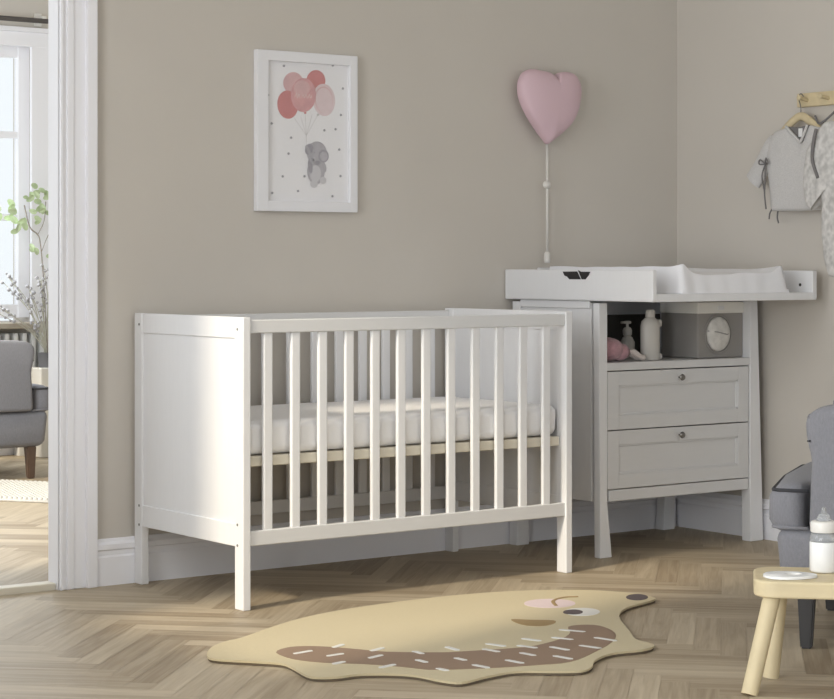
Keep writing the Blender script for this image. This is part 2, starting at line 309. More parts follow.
def skirting(name, p0, p1, h=0.145):
    """moulded skirting along a wall from p0 to p1, the room on the left-hand side of the run"""
    prof = [(0, 0), (0.018, 0), (0.018, 0.088), (0.014, 0.094), (0.014, 0.108), (0.020, 0.113), (0.020, 0.128), (0.012, 0.136), (0.008, h), (0, h)]
    d = (Vector(p1) - Vector(p0)).normalized(); n = Vector((-d.y, d.x, 0)); bm = bmesh.new()
    A = [bm.verts.new(Vector(p0) + n * a + Vector((0, 0, b))) for a, b in prof]; Bv = [bm.verts.new(Vector(p1) + n * a + Vector((0, 0, b))) for a, b in prof]
    for i in range(len(prof)): bm.faces.new((A[i], A[(i + 1) % len(prof)], Bv[(i + 1) % len(prof)], Bv[i]))
    bm.faces.new(A); bm.faces.new(Bv[::-1])
    return struct(new(name, bm, 'trim'))
skirting('baseboard_back', (-0.021, 0, 0), (-2.487, 0, 0))
skirting('baseboard_right', (0, -6.5, 0), (0, 0, 0))
skirting('baseboard_far', (1.5, 4.07, 0.012), (-4.1, 4.07, 0.012))
# door opening casing, lining and threshold
bm = bmesh.new()
for s in (0, 1):
    def fx(a, b):
        a, b = a - .012, b - .012; return (a, b) if s == 0 else (-6.374 - b, -6.374 - a)
    for a, b, y in ((-2.60, -2.476, -0.016), (-2.60, -2.588, -0.024), (-2.576, -2.553, -0.022), (-2.512, -2.476, -0.030)):
        a, b = fx(a, b); box(bm, a, b, y, 0, 0, 2.36, 0.003)
box(bm, -3.886, -2.488, -0.018, 0, 2.25, 2.37, 0.003)
struct(new('trim_1', bm, 'trim'))
bm = bmesh.new(); box(bm, -2.6145, -2.6005, -0.010, 0.058, 0, 2.25, .002); box(bm, -3.762, -3.734, -0.004, 0.058, 0, 2.25, .002); box(bm, -3.734, -2.6145, -0.004, 0.058, 2.222, 2.25)
struct(new('door_1', bm, 'trim'))
struct(new('trim_2', B(-3.733, -2.6155, 0.0, 0.056, 0.0, 0.022, 0.004), 'birch'))

# ---- the far room
bm = bmesh.new(); FX0, FX1, FZ0, FZ1 = -2.3, -0.74, 0.70, 2.16
box(bm, -4.2, FX0, 4.07, 4.3, 0, CH); box(bm, FX1, 1.6, 4.07, 4.3, 0, CH); box(bm, FX0, FX1, 4.07, 4.3, 0, FZ0); box(bm, FX0, FX1, 4.07, 4.3, FZ1, CH)
struct(new('wall_far', bm, 'wall'))
struct(new('wall_far_side', B(1.5, 1.6, 0.055, 4.07, 0, CH), 'wall'))
bm = bmesh.new()
for a, b in ((-0.755, -0.655), (-2.385, -2.275)): box(bm, a, b, 4.045, 4.07, 0.70, 2.20, .003)
box(bm, -2.385, -0.655, 4.043, 4.07, 2.13, 2.205, .003); box(bm, -2.41, -0.63, 4.03, 4.07, 2.205, 2.23, .003)
wf = struct(new('window_1', bm, 'trim'))
bm = bmesh.new()
for a, b in ((-0.805, -0.74), (-1.52, -1.42), (-2.28, -2.22)): box(bm, a, b, 4.10, 4.15, 0.72, 2.14, .004)
for a, b in ((0.72, 0.79), (2.075, 2.14), (1.655, 1.69), (1.225, 1.26)): box(bm, -2.28, -0.76, 4.105, 4.145, a, b, .004)
new('window_sash', bm, 'trim', wf)
new('window_glass', B(-2.27, -0.77, 4.122, 4.128, 0.73, 2.13), 'glass', wf)
struct(new('trim_3', B(-2.45, -0.76, 3.93, 4.068, 0.668, 0.698, .004), 'sill'))
t = thing('curtain_rod', 'thin dark curtain rod above the far room window', 'curtain rod', (-1.5, 4.0, 2.27))
bm = bmesh.new(); tube(bm, [(-2.5, 3.99, 2.262), (-0.69, 3.99, 2.262)], 0.013, 12); new('rod', bm, 'rod', t, True, 40)
for x in (-0.71, -2.46):
    bm = bmesh.new(); box(bm, x - .012, x + .012, 3.985, 4.07, 2.262, 2.288, .003); box(bm, x - .02, x + .02, 4.06, 4.07, 2.24, 2.31, .002); new('bracket', bm, 'plastic', t)
t = thing('radiator', 'white ribbed radiator under the far room window', 'radiator', (-1.5, 4.0, 0.1))
bm = bmesh.new(); box(bm, -2.2, -0.72, 4.0, 4.03, 0.18, 0.61, .004)
for k in range(30): x = -2.17 + k * 0.049; box(bm, x, x + .026, 3.955, 4.045, 0.15, 0.645, .008)
new('fin_panel', bm, 'radi', t)
for x in (-2.05, -0.86): new('foot', B(x, x + .03, 3.97, 4.03, 0.012, 0.16), 'radi', t)

# ================================================================ crib
CX, CY, CL, CW, CHt = -2.354, -0.672, 1.25, 0.655, 0.85
crib = thing('crib', 'white wooden baby crib with slatted sides and solid end panels', 'crib', (CX + CL / 2, CY + CW / 2, 0))
for ex, side in ((CX, 'l'), (CX + CL - 0.026, 'r')):
    eb = bmesh.new()
    box(eb, ex + .003, ex + .023, CY + .045, CY + CW - .045, 0.788, CHt, .002)
    box(eb, ex + .003, ex + .023, CY + .045, CY + CW - .045, 0.182, 0.249, .002)
    box(eb, ex + .008, ex + .018, CY + .045, CY + CW - .045, 0.24, 0.795)
    ep = new('end_panel', eb, 'white', crib)
    for y in (CY, CY + CW - .048):
        lg = new('leg', B(ex, ex + .026, y, y + .048, 0, CHt, .003), 'white', crib)
        for z in (0.815, 0.247, 0.187):
            bm = bmesh.new(); xx = ex - .0008 if side == 'l' else ex + .0262
            tube(bm, [(xx, y + .024 + (0.008 if y == CY else -0.008) , z), (xx + .003, y + .024 + (0.008 if y == CY else -0.008), z)], 0.0042, 10)
            new('screw', bm, 'hole', lg)
for y0 in (CY + 0.006, CY + CW - 0.028):
    x0, x1 = CX + .026, CX + CL - .026
    new('top_rail', B(x0, x1, y0, y0 + .022, 0.803, 0.842, .003), 'drawer', crib)
    new('bottom_rail', B(x0, x1, y0, y0 + .022, 0.185, 0.229, .003), 'drawer', crib)
    for k in range(12):
        xc = -2.2615 + k * 0.0962
        new('slat', B(xc - .0155, xc + .0155, y0 + .004, y0 + .018, 0.227, 0.805, .004, seg=3), 'white', crib)
bm = bmesh.new(); mx0, mx1 = CX + .030, CX + CL - .030
for y in (CY + .03, CY + CW - .07): box(bm, mx0, mx1, y, y + .04, 0.413, 0.443, .003)
for x in (mx0, mx1 - .03): box(bm, x, x + .03, CY + .0705, CY + CW - .0705, 0.4135, 0.4425)
for k in range(14): x = mx0 + .06 + k * .081; box(bm, x, x + .05, CY + .0705, CY + CW - .0705, 0.430, 0.441)
new('mattress_base', bm, 'birch', crib)
# mattress
bm = bmesh.new(); mh, hz = 0.446, 0.099
X0, X1, Y0, Y1 = CX + .032, CX + CL - .032, CY + .034, CY + CW - .034
cxm, cym = (X0 + X1) / 2, (Y0 + Y1) / 2
t = bmesh.new(); bmesh.ops.create_cube(t, size=1)
for v in t.verts: v.co = Vector((cxm + v.co.x * (X1 - X0), cym + v.co.y * (Y1 - Y0), mh + hz / 2 + v.co.z * hz))
bmesh.ops.bevel(t, geom=list(t.edges), offset=.024, segments=4, profile=.5, affect='EDGES')
bmesh.ops.subdivide_edges(t, edges=[e for e in t.edges if e.calc_length() > .05], cuts=26, use_grid_fill=True)
for v in t.verts:
    c = v.co; f = min(1, max(0, (c.z - mh - .02) / .05)); side = 1 if c.z < mh + hz - .012 else 0
    n = noise.noise(Vector((c.x * 14, c.y * 14, c.z * 3.5))) + .5 * noise.noise(Vector((c.x * 30 + 9, c.y * 30, c.z * 9)))
    if side:
        d = Vector((0, 0, 0))
        if abs(c.y - Y0) < .028: d.y = .011 * n
        c += d
    else: c.z += (.004 * math.sin(math.pi * (c.x - X0) / (X1 - X0)) * math.sin(math.pi * (c.y - Y0) / (Y1 - Y0)) - .004 * abs(n))
merge(bm, t)
tag(new('crib_mattress', bm, 'sheet', None, True), 'white sheeted mattress lying inside the crib', 'mattress')

# ================================================================ changing table
ct = thing('changing_table', 'white changing table with two drawers, open shelf and tray top', 'changing table', (-0.43, -0.25, 0))
YF, YB = -0.49, -0.026
def fleg(xs, y0, y1): # xs: outer top, inner top, inner bottom, outer bottom
    bm = bmesh.new()
    a, b, c, d = xs
    zt, zk = 0.87, 0.19
    prism(bm, [(a, zt), (b, zt), (b, zk), (c, 0), (d, 0)] if a < b else [(b, zt), (a, zt), (d, 0), (c, 0), (b, zk)], 1, y0, y1, 0.003)
    return bm
new('leg', fleg((-0.828, -0.790, -0.769, -0.822), YF, YF + .032), 'white', ct)
new('leg', fleg((-0.066, -0.104, -0.101, -0.036), YF, YF + .045), 'white', ct)
new('leg', fleg((-0.832, -0.795, -0.79, -0.848), YB - .045, YB), 'white', ct)
new('leg', fleg((-0.078, -0.125, -0.138, -0.078), YB - .045, YB), 'white', ct)
for x0, x1 in ((-0.824, -0.800), (-0.098, -0.078)):
    new('side_panel', B(x0, x1, YF + .045, YB - .045, 0.19, 0.87, .002), 'white', ct)
new('side_rail', B(-0.833, -0.824, YF + .045, YB - .045, 0.851, 0.877, .002), 'white', ct)
new('back_panel', B(-0.800, -0.098, YB - .014, YB - .006, 0.19, 0.868), 'backshade', ct)
new('back_rail', B(-0.800, -0.098, YB - .032, YB - .014, 0.815, 0.868, .002), 'white', ct)
new('shelf_board', B(-0.800, -0.098, YF + .002, YB - .014, 0.638, 0.665, .002), 'drawer', ct)
new('bottom_rail', B(-0.778, -0.108, YF + .004, YF + .026, 0.190, 0.229, .003), 'drawer', ct)
def panel_front(x0, x1, z0, z1, y):
    bm = bmesh.new(); i = .052; j = .048
    box(bm, x0, x1, y + .009, y + .018, z0, z1)
    for a, b, c, d in ((x0, x0 + i, z0, z1), (x1 - i, x1, z0, z1), (x0 + i, x1 - i, z0, z0 + j), (x0 + i, x1 - i, z1 - j, z1)): box(bm, a, b, y, y + .012, c, d, .001)
    fr = .006
    for a, b, c, d in ((x0 + i, x0 + i + fr, z0 + j, z1 - j), (x1 - i - fr, x1 - i, z0 + j, z1 - j), (x0 + i, x1 - i, z0 + j, z0 + j + fr), (x0 + i, x1 - i, z1 - j - fr, z1 - j)):
        box(bm, a, b, y + .004, y + .011, c, d, .001)
    box(bm, x0 + .01, x1 - .01, y + .016, y + .40, z0 + .02, z1 - .03)
    return bm
for z0, z1, kz in ((0.435, 0.634, 0.606), (0.233, 0.431, 0.404)):
    d = new('drawer', panel_front(-0.786, -0.108, z0, z1, YF + .004), 'drawer', ct)
    bm = bmesh.new(); pr = [(.003, 0), (.004, .008), (.010, .013), (.012, .018), (.009, .023), (.002, .025)]
    lathe(bm, pr, (0, 0, 0), 16)
    bmesh.ops.transform(bm, matrix=Matrix.Translation((-0.452, YF + .004, kz)) @ Matrix.Rotation(math.radians(90), 4, 'X'), verts=bm.verts)
    new('knob', bm, 'steel', d, True, 40)
# tray top
TX0, TX1, TY0, TY1 = -0.848, -0.068, -0.778, -0.004
new('tray_board', B(TX0 + .0015, TX1 - .0015, TY0, TY1, 0.878, 0.904, .002), 'white', ct)
ts = new('tray_side', B(TX0, TX0 + .018, TY0 - .001, TY1, 0.880, 0.984, .003), 'white', ct)
bm = bmesh.new()
prism(bm, [(y, z) for y, z in [(-0.325, .977), (-0.400, .978), (-0.419, .951), (-0.360, .951), (-0.348, .960), (-0.335, .963)]], 0, -0.8505, -0.846)
prism(bm, [(y, z) for y, z in [(-0.406, .982), (-0.420, .977), (-0.468, .977), (-0.459, .964), (-0.443, .951), (-0.425, .951)]], 0, -0.8505, -0.846)
new('latch', bm, 'black', ts)
ts = new('tray_side', B(TX1 - .022, TX1, TY0 - .001, TY1, 0.880, 0.980, .003), 'white', ct)
bm = bmesh.new(); tube(bm, [(TX1 - .0225, -0.72, .93), (TX1 - .020, -0.72, .93)], .006, 10); new('screw', bm, 'black', ts)
new('tray_back', B(-0.70, TX1 - .022, TY1 - .02, TY1, 0.904, 0.990, .003), 'white', ct)
# changing pad
bm = bmesh.new(); PX0, PX1, PY0, PY1 = -0.712, -0.200, -0.772, -0.06; nx, ny = 40, 36
def ph(u, v):
    s = max(math.exp(-((u - .04) / .065) ** 2), math.exp(-((u - .96) / .065) ** 2))
    b = math.exp(-((v - .93) / .08) ** 2) * .75
    e = min(1, min(u, 1 - u) / .02) ** .5 * min(1, min(v, 1 - v) / .02) ** .5 if 0 < u < 1 and 0 < v < 1 else 0
    n = noise.noise(Vector((u * 6, v * 6, 0))) * .004
    return .012 + (.054 + .020 * max(s, b) + .010 * s * math.exp(-(v / .07) ** 2) + .004 * math.cos(u * 9) + n) * e
g = [[bm.verts.new((PX0 + (PX1 - PX0) * i / nx + .004 * noise.noise(Vector((i * .4, j * .3, 5))), PY0 + (PY1 - PY0) * j / ny + .004 * noise.noise(Vector((i * .3, j * .4, 9))), 0.9045 + ph(i / nx, j / ny))) for j in range(ny + 1)] for i in range(nx + 1)]
h = [[bm.verts.new((g[i][j].co.x, g[i][j].co.y, 0.9045)) for j in range(ny + 1)] for i in range(nx + 1)]
for i in range(nx):
    for j in range(ny):
        bm.faces.new((g[i][j], g[i + 1][j], g[i + 1][j + 1], g[i][j + 1])); bm.faces.new((h[i][j], h[i][j + 1], h[i + 1][j + 1], h[i + 1][j]))
for i in range(nx):
    for j in (0, ny): bm.faces.new((g[i][j], g[i + 1][j], h[i + 1][j], h[i][j]))
for j in range(ny):
    for i in (0, nx): bm.faces.new((g[i][j], g[i][j + 1], h[i][j + 1], h[i][j]))
tag(new('changing_pad', bm, 'pad', None, True, 60), 'white cushioned changing pad with raised sides in the tray', 'changing pad')

# things on the open shelf
SZ = 0.666
sb = thing('storage_bag', 'grey fabric storage box with white band and oval window', 'storage box', (-0.215, -0.36, SZ))
bx0, bx1, by0, by1 = -0.330, -0.104, -0.455, -0.262
new('body', B(bx0, bx1, by0, by1, SZ, 0.865, .006), 'felt', sb)
bm = bmesh.new(); box(bm, bx0 - .003, bx1 + .003, by0 - .003, by1 + .003, 0.826, 0.867, .004); new('band', bm, 'band', sb)
new('label_tab', B(-0.235, -0.205, by0 - .006, by0 - .002, 0.838, 0.853, .001), 'label', sb)
bm = bmesh.new(); cx_, cz_ = -0.232, 0.752
pillow(bm, [(cx_ + .058 * math.cos(a), cz_ + .062 * math.sin(a)) for a in [2 * math.pi * k / 32 for k in range(32)]], (cx_, cz_), .020, 1, by0 + .001, -1)
wn = new('oval_window', bm, 'window', sb, True)
bm = bmesh.new(); tube(bm, [(cx_ + .064 * math.cos(2 * math.pi * k / 32), by0 - .002, cz_ + .070 * math.sin(2 * math.pi * k / 32)) for k in range(33)], .003, 6); new('rim', bm, 'felt', sb, True)
bm = bmesh.new(); tube(bm, [(cx_ - .056, by0 - .006, cz_ + .012), (cx_ - .02, by0 - .019, cz_ + .008), (cx_ + .03, by0 - .018, cz_ - .002), (cx_ + .056, by0 - .005, cz_ + .004)], .0022, 6); new('zip', bm, 'felt', wn, True)
# big bottle
lb = thing('lotion_bottle', 'tall plain white lotion bottle in the middle of the shelf', 'bottle', (-0.528, -0.42, SZ))
bm = bmesh.new(); lathe(bm, [(.034, 0), (.038, .006), (.038, .120), (.034, .136), (.020, .148), (.014, .152)], (-0.528, -0.42, SZ), 32, 1.0, .75)
box(bm, -0.497, -0.481, -0.432, -0.408, SZ + .115, SZ + .142, .005); box(bm, -0.497, -0.479, -0.432, -0.408, SZ + .001, SZ + .022, .005)
new('body', bm, 'bottle', lb, True, 50)
bm = bmesh.new(); lathe(bm, [(.0165, .150), (.017, .152), (.017, .172), (.015, .176)], (-0.528, -0.42, SZ), 24); new('cap', bm, 'bottle', lb, True, 50)
# small pump bottle
pb = thing('pump_bottle', 'small clear pump bottle behind the pink plush toy', 'bottle', (-0.500, -0.27, SZ))
cc = (-0.500, -0.27, SZ)
bm = bmesh.new(); lathe(bm, [(.022, 0), (.026, .005), (.026, .058), (.018, .074), (.010, .080)], cc, 24); new('body', bm, 'bottle', pb, True, 50)
bm = bmesh.new(); lathe(bm, [(.013, .080), (.016, .084), (.017, .10), (.013, .108), (.005, .112), (.005, .122), (.014, .124), (.014, .132), (.006, .134)], cc, 20); box(bm, cc[0] - .03, cc[0], cc[1] - .006, cc[1] + .006, SZ + .124, SZ + .132, .003)
new('pump', bm, 'bottle', pb, True, 40)
# pink plush
pt = thing('plush_toy', 'pink plush toy with pale ears lying at shelf left end', 'soft toy', (-0.72, -0.40, SZ))
bm = bmesh.new(); ball(bm, (-0.718, -0.40, SZ + .042), .066, (1.0, .9, .63), 24); ball(bm, (-0.668, -0.415, SZ + .032), .036, (1.1, .9, .85), 20)
new('body', bm, 'pplush', pt, True)
for dy, dx in ((-.016, 0), (.018, .006)):
    bm = bmesh.new(); tube(bm, curve_pts([(-0.650 + dx, -0.438 + dy, SZ + .040), (-0.634 + dx, -0.448 + dy, SZ + .026), (-0.616 + dx, -0.452 + dy, SZ + .014), (-.598 + dx, -.454 + dy, SZ + .011)], 4), [.004] + [.010] * 11 + [.004], 10); new('ear', bm, 'wplush', pt, True)

# ================================================================ on the walls
pf = thing('picture_frame', 'white framed print of pink balloons lifting a baby elephant', 'picture', (-1.69, 0, 1.444))
fx0, fx1, fz0, fz1 = -1.905, -1.505, 1.178, 1.708
bm = bmesh.new()
ring(bm, fx0, fx1, fz0, fz1, .044, .030, .034, .034, -0.026, -0.002)
new('frame', bm, 'frame', pf)
Lx = fx1 - fx0; Lz = fz1 - fz0
def uv(px, py):  # drawing units of the print, 400 x 620
    x = (px - 60) / 400; top = 38 + 28 * x; bot = 663 + 9 * x
    return (fx0 + x * Lx, fz1 - (py - top) / (bot - top) * Lz)
AM = ['paper', 'b1', 'b2', 'b3', 'b4', 'ele', 'ele2', 'ele3', 'dot', 'ink', 'wh']
bm = bmesh.new(); box(bm, fx0 + .03, fx1 - .02, -0.010, -0.004, fz0 + .02, fz1 - .02)
layer = [0]
def blob(cx, cy, rx, ry, mi, rot=0, n=28):
    layer[0] += 1; y = -0.0103 - layer[0] * .00006; pts = []
    for k in range(n):
        a = 2 * math.pi * k / n; u, v = rx * math.cos(a), ry * math.sin(a)
        pts.append(uv(cx + u * math.cos(rot) - v * math.sin(rot), cy + u * math.sin(rot) + v * math.cos(rot)))
    f = bm.faces.new([bm.verts.new((x, y, z)) for x, z in pts]); f.material_index = mi
def line(pts, wd, mi):
    layer[0] += 1; y = -0.0103 - layer[0] * .00006
    P = [Vector(uv(*p)) for p in pts]
    for a, b in zip(P, P[1:]):
        d = (b - a).normalized(); n = Vector((-d.y, d.x)) * wd
        f = bm.faces.new([bm.verts.new((q.x, y, q.y)) for q in (a - n, b - n, b + n, a + n)]); f.material_index = mi
for a, b in (((215, 305), (262, 372)), ((257, 284), (262, 372)), ((308, 292), (262, 372)), ((240, 300), (262, 372)), ((285, 290), (262, 372)), ((262, 372), (262, 410))): line([a, b], .0006, 9)
blob(210, 168, 40, 42, 1); blob(300, 160, 38, 42, 2); blob(188, 252, 41, 55, 2, -.1); blob(332, 234, 45, 63, 4, -.1); blob(332, 234, 36, 52, 1, -.1); blob(333, 236, 34, 50, 4, -.1)
blob(250, 215, 50, 66, 3); blob(244, 188, 32, 30, 1); blob(257, 284, 5, 4, 2); blob(308, 292, 5, 4, 9)
line([(216, 222), (222, 208), (226, 228), (232, 210), (236, 228)], .0010, 10); line([(242, 226), (248, 214), (254, 226), (260, 212), (266, 228), (274, 212), (278, 228), (284, 216)], .0009, 10)
blob(300, 512, 35, 50, 5); blob(298, 520, 22, 33, 7); blob(292, 560, 15, 15, 7); blob(328, 546, 13, 14, 7); blob(328, 492, 12, 24, 5, -.3); blob(277, 490, 9, 30, 6, -.1)
blob(303, 440, 40, 45, 5); blob(330, 452, 21, 25, 6); blob(331, 453, 15, 19, 5); blob(272, 425, 16, 22, 6, .3); line([(300, 448), (290, 472), (278, 452), (266, 420), (258, 412)], .005, 5); blob(293, 438, 3, 4, 6); blob(306, 478, 12, 8, 6)
for x, y in ((172, 102), (367, 100), (408, 190), (110, 215), (124, 325), (333, 352), (378, 348), (400, 293), (200, 380), (190, 442), (393, 427), (167, 530), (253, 530), (398, 530), (126, 594), (227, 587), (365, 608)): blob(x, y, 5, 5, 8, n=10)
new('print', bm, AM, pf)
new('glazing', B(fx0 + .04, fx1 - .026, -0.0165, -0.0155, fz0 + .03, fz1 - .03), 'glass', pf)

# heart wall lamp
hl = thing('wall_lamp', 'pink heart-shaped balloon wall lamp with white cord down', 'wall lamp', (-0.69, 0, 1.58))
ho = [(-.693, 1.436), (-.735, 1.475), (-.785, 1.53), (-.823, 1.59), (-.833, 1.645), (-.815, 1.690), (-.778, 1.709), (-.735, 1.707), (-.694, 1.702), (-.672, 1.688), (-.662, 1.668),
      (-.652, 1.690), (-.632, 1.704), (-.600, 1.708), (-.563, 1.700), (-.538, 1.670), (-.532, 1.625), (-.548, 1.575), (-.590, 1.515), (-.645, 1.465)]
HC = (-.675, 1.585); ho = [((u - HC[0]) * .95 + HC[0], (v - HC[1]) * (.95 if v > HC[1] else 1) + HC[1]) for u, v in ho]
hs = []
n_ = len(ho)
for i in range(n_):
    p0, p1, p2, p3 = [Vector(ho[(i + j) % n_]) for j in (-1, 0, 1, 2)]
    if i in (0, 19, 9, 10):
        for s in range(4): hs.append(tuple(p1.lerp(p2, s / 4)))
    else:
        for s in range(4):
            t_ = s / 4; hs.append(tuple(0.5 * ((2 * p1) + (-p0 + p2) * t_ + (2 * p0 - 5 * p1 + 4 * p2 - p3) * t_ * t_ + (-p0 + 3 * p1 - 3 * p2 + p3) * t_ ** 3)))
rad = [(Vector(p) - Vector(HC)).length for p in hs]; N_ = len(hs)
rad = [sum(rad[(i + j) % N_] for j in range(-12, 13)) / 25 for i in range(N_)]
hsoft = [tuple(Vector(HC) + (Vector(p) - Vector(HC)).normalized() * max(r_, (Vector(p) - Vector(HC)).length)) for p, r_ in zip(hs, rad)]
bm = bmesh.new(); pillow(bm, hs, HC, .052, 1, -.050, -1, back=.034, power=2.6, rings=14, soft=hsoft)
new('lamp_shade', bm, 'heart', hl, True)
new('wall_mount', B(-.72, -.64, -.03, -.001, 1.56, 1.62, .004), 'plastic', hl)
bm = bmesh.new(); tube(bm, [(-.6765, -.034, 1.46), (-.6765, -.034, 1.2), (-.6765, -.034, 1.05)], .0045, 8); cd = new('cord', bm, 'plastic', hl, True)
bm = bmesh.new(); ball(bm, (-.680, -.036, 1.291), .015, (1.15, .8, 1), 16); new('switch', bm, 'plastic', hl, True)
bm = bmesh.new(); lathe(bm, [(.010, 0), (.012, .01), (.011, .035), (.006, .042)], (-.6765, -.034, 1.006), 16); new('plug', bm, 'plastic', hl, True)

# peg rack, shirt and romper on the right wall
rk = thing('peg_rack', 'pale wooden peg rack on the right wall holding baby clothes', 'coat rack', (0, -1.05, 1.587))
new('board', B(-.022, -.001, -1.42, -.640, 1.563, 1.612, .003), 'pine2', rk)
for y in (-.690, -.790, -.93, -1.07, -1.21, -1.35):
    bm = bmesh.new(); tube(bm, [(-.020, y, 1.586), (-.062, y, 1.592)], [.007, .007], 12); ball(bm, (-.064, y, 1.592), .010, (.7, 1, 1), 14); new('peg', bm, 'pine', rk, True, 40)
def hanger(name, yc, label, x=-.055, zt=1.497):
    h = thing(name, label, 'clothes hanger', (x, yc, zt), 'wooden hangers on the peg rack')
    bm = bmesh.new(); tube(bm, curve_pts([(x, yc + .105, zt - .040), (x, yc + .05, zt + .006), (x, yc, zt + .030), (x, yc - .05, zt + .006), (x, yc - .105, zt - .040)], 6), .015, 12, flat=(.6, 1)); new('bar', bm, 'pine2', h, True)
    bm = bmesh.new(); tube(bm, curve_pts([(x, yc, zt + .028), (x, yc, zt + .065), (x + .002, yc + .012, zt + .095), (x + .002, yc + .002, zt + .1105), (x + .002, yc - .012, zt + .100)], 5), .002, 6); new('hook', bm, 'steel', h, True)
    return h
hanger('clothes_hanger', -.690, 'pale wooden hanger holding the plain grey wrap shirt')
sh = thing('baby_shirt', 'plain light grey wrap baby shirt with ties on hanger', 'baby shirt', (-.06, -.70, 1.35))
L_ = [(-.645, 1.492), (-.590, 1.478), (-.560, 1.455), (-.548, 1.40), (-.548, 1.35), (-.560, 1.28), (-.566, 1.205), (-.572, 1.193)]
out = [(-.728, 1.432)] + L_ + [(-.70, 1.190)] + [(-1.40 - y, z) for y, z in L_[::-1]]
bm = bmesh.new(); pillow(bm, [p for a, b in zip(out, out[1:] + out[:1]) for p in (a, ((a[0] * 2 + b[0]) / 3, (a[1] * 2 + b[1]) / 3), ((a[0] + 2 * b[0]) / 3, (a[1] + 2 * b[1]) / 3))], (-.70, 1.33), .022, 0, -.072, -1, back=.022, power=3.2, rings=8)
for v in bm.verts: v.co.x += .004 * noise.noise(Vector((v.co.y * 18, v.co.z * 10, 1)))
new('body', bm, 'jersey', sh, True, 70)
for s in (0, 1):
    m_ = (lambda y: y) if s == 0 else (lambda y: -1.40 - y)
    bm = bmesh.new(); tube(bm, curve_pts([(-.066, m_(-.605), 1.452), (-.066, m_(-.560), 1.420), (-.066, m_(-.515), 1.358), (-.066, m_(-.468), 1.304)], 5), [.030] * 3 + [.038] * 5 + [.038] * 4 + [.038] * 3 + [.039], 16, flat=(.45, 1))
    new('sleeve', bm, 'jersey', sh, True, 60)
bm = bmesh.new()
pts = [(-.648, 1.490), (-.700, 1.452), (-.752, 1.490)]
prism(bm, [(-.648, 1.492), (-.725, 1.436), (-.752, 1.492), (-.70, 1.486)], 0, -.082, -.060); new('neck_lining', bm, 'jdark', sh)
bm = bmesh.new(); prism(bm, [(-.708, 1.482), (-.726, 1.482), (-.726, 1.452), (-.708, 1.452)], 0, -.086, -.082); new('size_tag', bm, 'label', sh)
bm = bmesh.new()
tube(bm, curve_pts([(-.088, -.650, 1.492), (-.094, -.686, 1.465), (-.097, -.728, 1.432)], 5), .005, 6); tube(bm, curve_pts([(-.088, -.752, 1.492), (-.094, -.743, 1.462), (-.097, -.728, 1.432)], 5), .005, 6)
new('collar', bm, 'jersey', sh, True)
bm = bmesh.new(); k0 = (-.090, -.552, 1.362)
for pts in ([k0, (-.100, -.535, 1.378), (-.098, -.530, 1.362), k0], [k0, (-.104, -.568, 1.382), (-.104, -.578, 1.364), k0], [k0, (-.10, -.560, 1.31), (-.098, -.556, 1.25), (-.098, -.563, 1.20)], [k0, (-.10, -.545, 1.32), (-.092, -.548, 1.27), (-.08, -.540, 1.235)],
            [(-.05, -.545, 1.20), (-.05, -.535, 1.185), (-.05, -.532, 1.165)], [(-.05, -.575, 1.195), (-.05, -.572, 1.17), (-.05, -.578, 1.15)]):
    tube(bm, curve_pts(pts, 4), .0028, 6)
new('tie', bm, 'jdark', sh, True)
hanger('clothes_hanger', -.985, 'wooden hanger behind the patterned romper at right edge', x=-.135, zt=1.487)
rp = thing('baby_romper', 'pale patterned grey baby romper hanging at right photo edge', 'baby romper', (-.11, -.98, 1.3))
ro = [(-.955, 1.500), (-.880, 1.492), (-.838, 1.460), (-.800, 1.400), (-.785, 1.340), (-.780, 1.275), (-.795, 1.205), (-.818, 1.190), (-.838, 1.230), (-.860, 1.290), (-.872, 1.20), (-.868, 1.10), (-.878, 1.02), (-.900, .96), (-.985, .955)]
ro = ro + [(-1.97 - y, z) for y, z in ro[::-1][1:]]
bm = bmesh.new(); pillow(bm, [p for a, b in zip(ro, ro[1:] + ro[:1]) for p in (a, ((a[0] + b[0]) / 2, (a[1] + b[1]) / 2))], (-.985, 1.33), .026, 0, -.135, -1, back=.020, power=3, rings=8)
for v in bm.verts: v.co.x += .006 * noise.noise(Vector((v.co.y * 14, v.co.z * 9, 3)))
new('body', bm, 'romper', rp, True, 70)
bm = bmesh.new(); tube(bm, curve_pts([(-.162, -.862, 1.47), (-.164, -.850, 1.42), (-.162, -.845, 1.36), (-.160, -.868, 1.30)], 5), .006, 6); tube(bm, curve_pts([(-.100, -.80, 1.52), (-.12, -.835, 1.492), (-.13, -.875, 1.50), (-.11, -.915, 1.54)], 5), .004, 6)
new('tie', bm, 'jdark', rp, True)

# ================================================================ rug
bm = bmesh.new(); rs = smooth_pts(RUG, 4)
prism(bm, rs, 2, 0.0065, 0.012, mi=0)
rc = Vector((sum(p[0] for p in rs) / len(rs), sum(p[1] for p in rs) / len(rs)))
prism(bm, [tuple(rc.lerp(Vector(p), .9965)) for p in rs], 2, 0.001, 0.0070, mi=6)  # inset under-layer, dark tone paints the contact shadow along the rug edge
def patch(pts, mi, z, k=3): prism(bm, smooth_pts(pts, k) if k > 1 else pts, 2, 0.0115, z, mi=mi)
patch(BELLY, 1, .0128); patch(CHEEK, 2, .0126, 1); patch(EYE, 3, .0128, 1); patch(PUPIL, 4, .0132, 1); patch(NOSE, 4, .0128, 1); patch(SNOUT, 5, .0128)
for a, b in STROKES:
    a, b = Vector(a), Vector(b); d = (b - a).normalized(); n = Vector((-d.y, d.x)) * .0075
    patch([tuple(q) for q in (a - n, a - n * .3 - d * .006, a + n, b + n, b + n * .3 + d * .006, b - n)][::-1], 3, .0138, 1)
